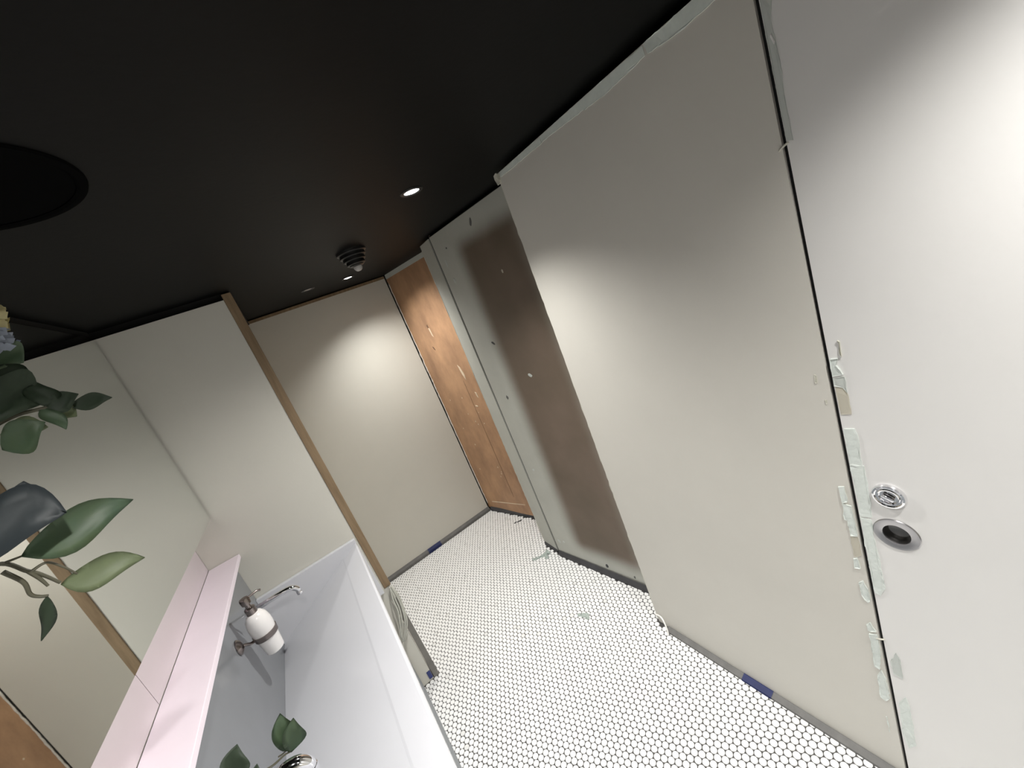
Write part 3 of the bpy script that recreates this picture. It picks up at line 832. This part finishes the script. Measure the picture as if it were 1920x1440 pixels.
for b_, t_, y0_, y1_, w_, m_, sd_ in (
        ((-0.17, 0.373, -0.045), (-0.17, 0.575, -0.065), 0.400, 0.425, 0.0270, LEAFM, CAMSIDE),
        ((-0.17, 0.387, -0.075), (-0.17, 0.516, -0.114), 0.405, 0.415, 0.0205, LEAFL, CAMSIDE),
        ((-0.17, 0.369, -0.074), (-0.17, 0.340, -0.0905), 0.400, 0.392, 0.0105, LEAFD, (0.9, -0.3, 0.1)),
        ((-0.17, 0.3482, -0.0132), (-0.17, 0.4497, -0.0378), 0.385, 0.388, 0.0420, LEAFB, CAMSIDE),
        ((-0.17, 0.4183, -0.0155), (-0.17, 0.4276, -0.0033), 0.400, 0.401, 0.0110, LEAFB, CAMSIDE),
        ((-0.17, 0.577, 0.0465), (-0.17, 0.711, 0.050), 0.440, 0.455, 0.0125, LEAFD, CAMSIDE),
        ((-0.17, 0.527, 0.046), (-0.17, 0.618, 0.059), 0.430, 0.440, 0.0140, LEAFD, CAMSIDE),
        ((-0.17, 0.530, 0.050), (-0.17, 0.546, 0.074), 0.430, 0.435, 0.0165, LEAFD, CAMSIDE),
        ((-0.17, 0.445, 0.066), (-0.17, 0.524, 0.052), 0.420, 0.430, 0.0430, LEAFD, CAMSIDE),
        ((-0.17, 0.440, 0.033), (-0.17, 0.511, 0.031), 0.425, 0.430, 0.0190, LEAFL, CAMSIDE),
        ((-0.17, 0.430, 0.022), (-0.17, 0.512, 0.036), 0.420, 0.425, 0.0220, LEAFM, CAMSIDE),
        ((-0.17, 0.522, 0.049), (-0.17, 0.539, 0.025), 0.430, 0.428, 0.0100, LEAFM, CAMSIDE),
        ((-0.17, 0.544, 0.045), (-0.17, 0.578, 0.035), 0.436, 0.440, 0.0120, LEAFL, CAMSIDE),
        ((-0.17, 0.490, 0.088), (-0.17, 0.538, 0.0755), 0.430, 0.436, 0.0150, LEAFD, CAMSIDE),
        ((-0.17, 0.500, 0.100), (-0.17, 0.548, 0.094), 0.436, 0.440, 0.0260, LEAFM, CAMSIDE),
        ((-0.17, 0.455, 0.080), (-0.17, 0.505, 0.094), 0.430, 0.434, 0.0240, LEAFD, CAMSIDE),
        ((-0.20, 0.612, -0.462), (-0.20, 0.669, -0.447), 0.600, 0.612, 0.0300, LEAFM, (0.5, -0.6, 0.6)),
        ((-0.20, 0.622, -0.475), (-0.20, 0.702, -0.490), 0.600, 0.606, 0.0290, LEAFM, (0.6, -0.5, 0.6)),
        ((-0.20, 0.468, -0.341), (-0.20, 0.523, -0.347), 0.500, 0.512, 0.0260, LEAFD, (0.6, -0.5, 0.6)),
        ((-0.20, 0.500, -0.385), (-0.20, 0.532, -0.389), 0.515, 0.522, 0.0120, LEAFD, (0.6, -0.5, 0.6))):
    leaf(at(b_, y0_), at(t_, y1_), w_, m_, sd_, 0.02 if m_ is LEAFB else 0.06, 0.12 if m_ is LEAFB else 0.2)
# stems
def stem(pts, r, name='stem'):
    tube(name, [MOUTH - Vector((0, 0, 0.05))] + [V(*p) for p in pts], lambda t: r * (1 - 0.5 * t), STEM, plant, 8)
def twig(pts, r): tube('twig', [V(*p) for p in pts], lambda t: r * (1 - 0.4 * t), STEM, plant, 7)
stem([(-0.232, 0.212, -0.235), (-0.222, 0.260, -0.14), (-0.210, 0.335, -0.065), at((-0.17, 0.345, -0.040), 0.392), at((-0.17, 0.370, -0.055), 0.400), at((-0.17, 0.380, -0.064), 0.403), at((-0.17, 0.388, -0.074), 0.405)], 0.0036)
stem([(-0.232, 0.210, -0.22), (-0.222, 0.260, -0.08), (-0.205, 0.350, 0.010), at((-0.17, 0.440, 0.040), 0.420), at((-0.17, 0.520, 0.048), 0.430), at((-0.17, 0.560, 0.047), 0.437), at((-0.17, 0.580, 0.0466), 0.440)], 0.0038)
stem([(-0.236, 0.235, -0.255), (-0.215, 0.36, -0.285), at((-0.20, 0.470, -0.345), 0.480), at((-0.20, 0.548, -0.416), 0.555), at((-0.20, 0.600, -0.455), 0.590), at((-0.20, 0.620, -0.472), 0.600)], 0.0036)
twig([at((-0.17, 0.335, -0.038), 0.396), at((-0.17, 0.356, -0.042), 0.398), at((-0.17, 0.374, -0.045), 0.400)], 0.0020)
twig([at((-0.17, 0.352, -0.046), 0.396), at((-0.17, 0.360, -0.058), 0.398), at((-0.17, 0.358, -0.066), 0.399), at((-0.17, 0.363, -0.071), 0.400), at((-0.17, 0.370, -0.0745), 0.400)], 0.0028)
twig([at((-0.17, 0.370, -0.055), 0.400), at((-0.17, 0.374, -0.063), 0.401), at((-0.17, 0.376, -0.070), 0.401)], 0.0026)
twig([at((-0.17, 0.372, -0.056), 0.400), at((-0.17, 0.390, -0.058), 0.403), at((-0.17, 0.402, -0.068), 0.405), at((-0.17, 0.410, -0.078), 0.406)], 0.0018)
twig([at((-0.20, 0.585, -0.440), 0.585), at((-0.20, 0.600, -0.452), 0.593), at((-0.20, 0.614, -0.462), 0.600)], 0.0018)
twig([(-0.214, 0.400, -0.297), at((-0.20, 0.450, -0.332), 0.470), at((-0.20, 0.470, -0.3412), 0.500)], 0.0018)
twig([at((-0.20, 0.485, -0.362), 0.492), at((-0.20, 0.495, -0.378), 0.508), at((-0.20, 0.502, -0.385), 0.515)], 0.0018)
stem([(-0.232, 0.212, -0.21), (-0.222, 0.270, -0.06), (-0.205, 0.360, 0.040), at((-0.17, 0.46, 0.075), 0.425), at((-0.18, 0.525, 0.100), 0.440)], 0.0036)
# blossom head
def blossom(c, rad, nfl, m, name):
    bm = bmesh.new()
    c = V(*c)
    for k in range(nfl):
        zt = random.uniform(-1, 1); a = random.uniform(0, 2 * math.pi); rr = math.sqrt(1 - zt * zt)
        nrm = Vector((rr * math.cos(a), rr * math.sin(a), zt))
        p = c + nrm * rad * random.uniform(0.8, 1.05)
        e1 = nrm.orthogonal().normalized(); e2 = nrm.cross(e1)
        for q in range(4):
            th = q * math.pi / 2 + random.uniform(-0.2, 0.2)
            d1 = e1 * math.cos(th) + e2 * math.sin(th); d2 = nrm.cross(d1)
            s_ = 0.011 * random.uniform(0.8, 1.2)
            vs_ = [p, p + d1 * s_ * 0.6 + d2 * s_ * 0.55 + nrm * s_ * 0.2, p + d1 * s_ * 1.15 + nrm * s_ * 0.35, p + d1 * s_ * 0.6 - d2 * s_ * 0.55 + nrm * s_ * 0.2]
            bm.faces.new([bm.verts.new(v) for v in vs_])
    bmesh.ops.solidify(bm, geom=bm.faces[:], thickness=0.0006)
    return from_bm(name, bm, m, plant)
blossom((-0.1490, 0.440, 0.1160), 0.032, 60, PETALY, 'blossom')
blossom((-0.1485, 0.442, 0.0980), 0.024, 40, PETALB, 'blossom')
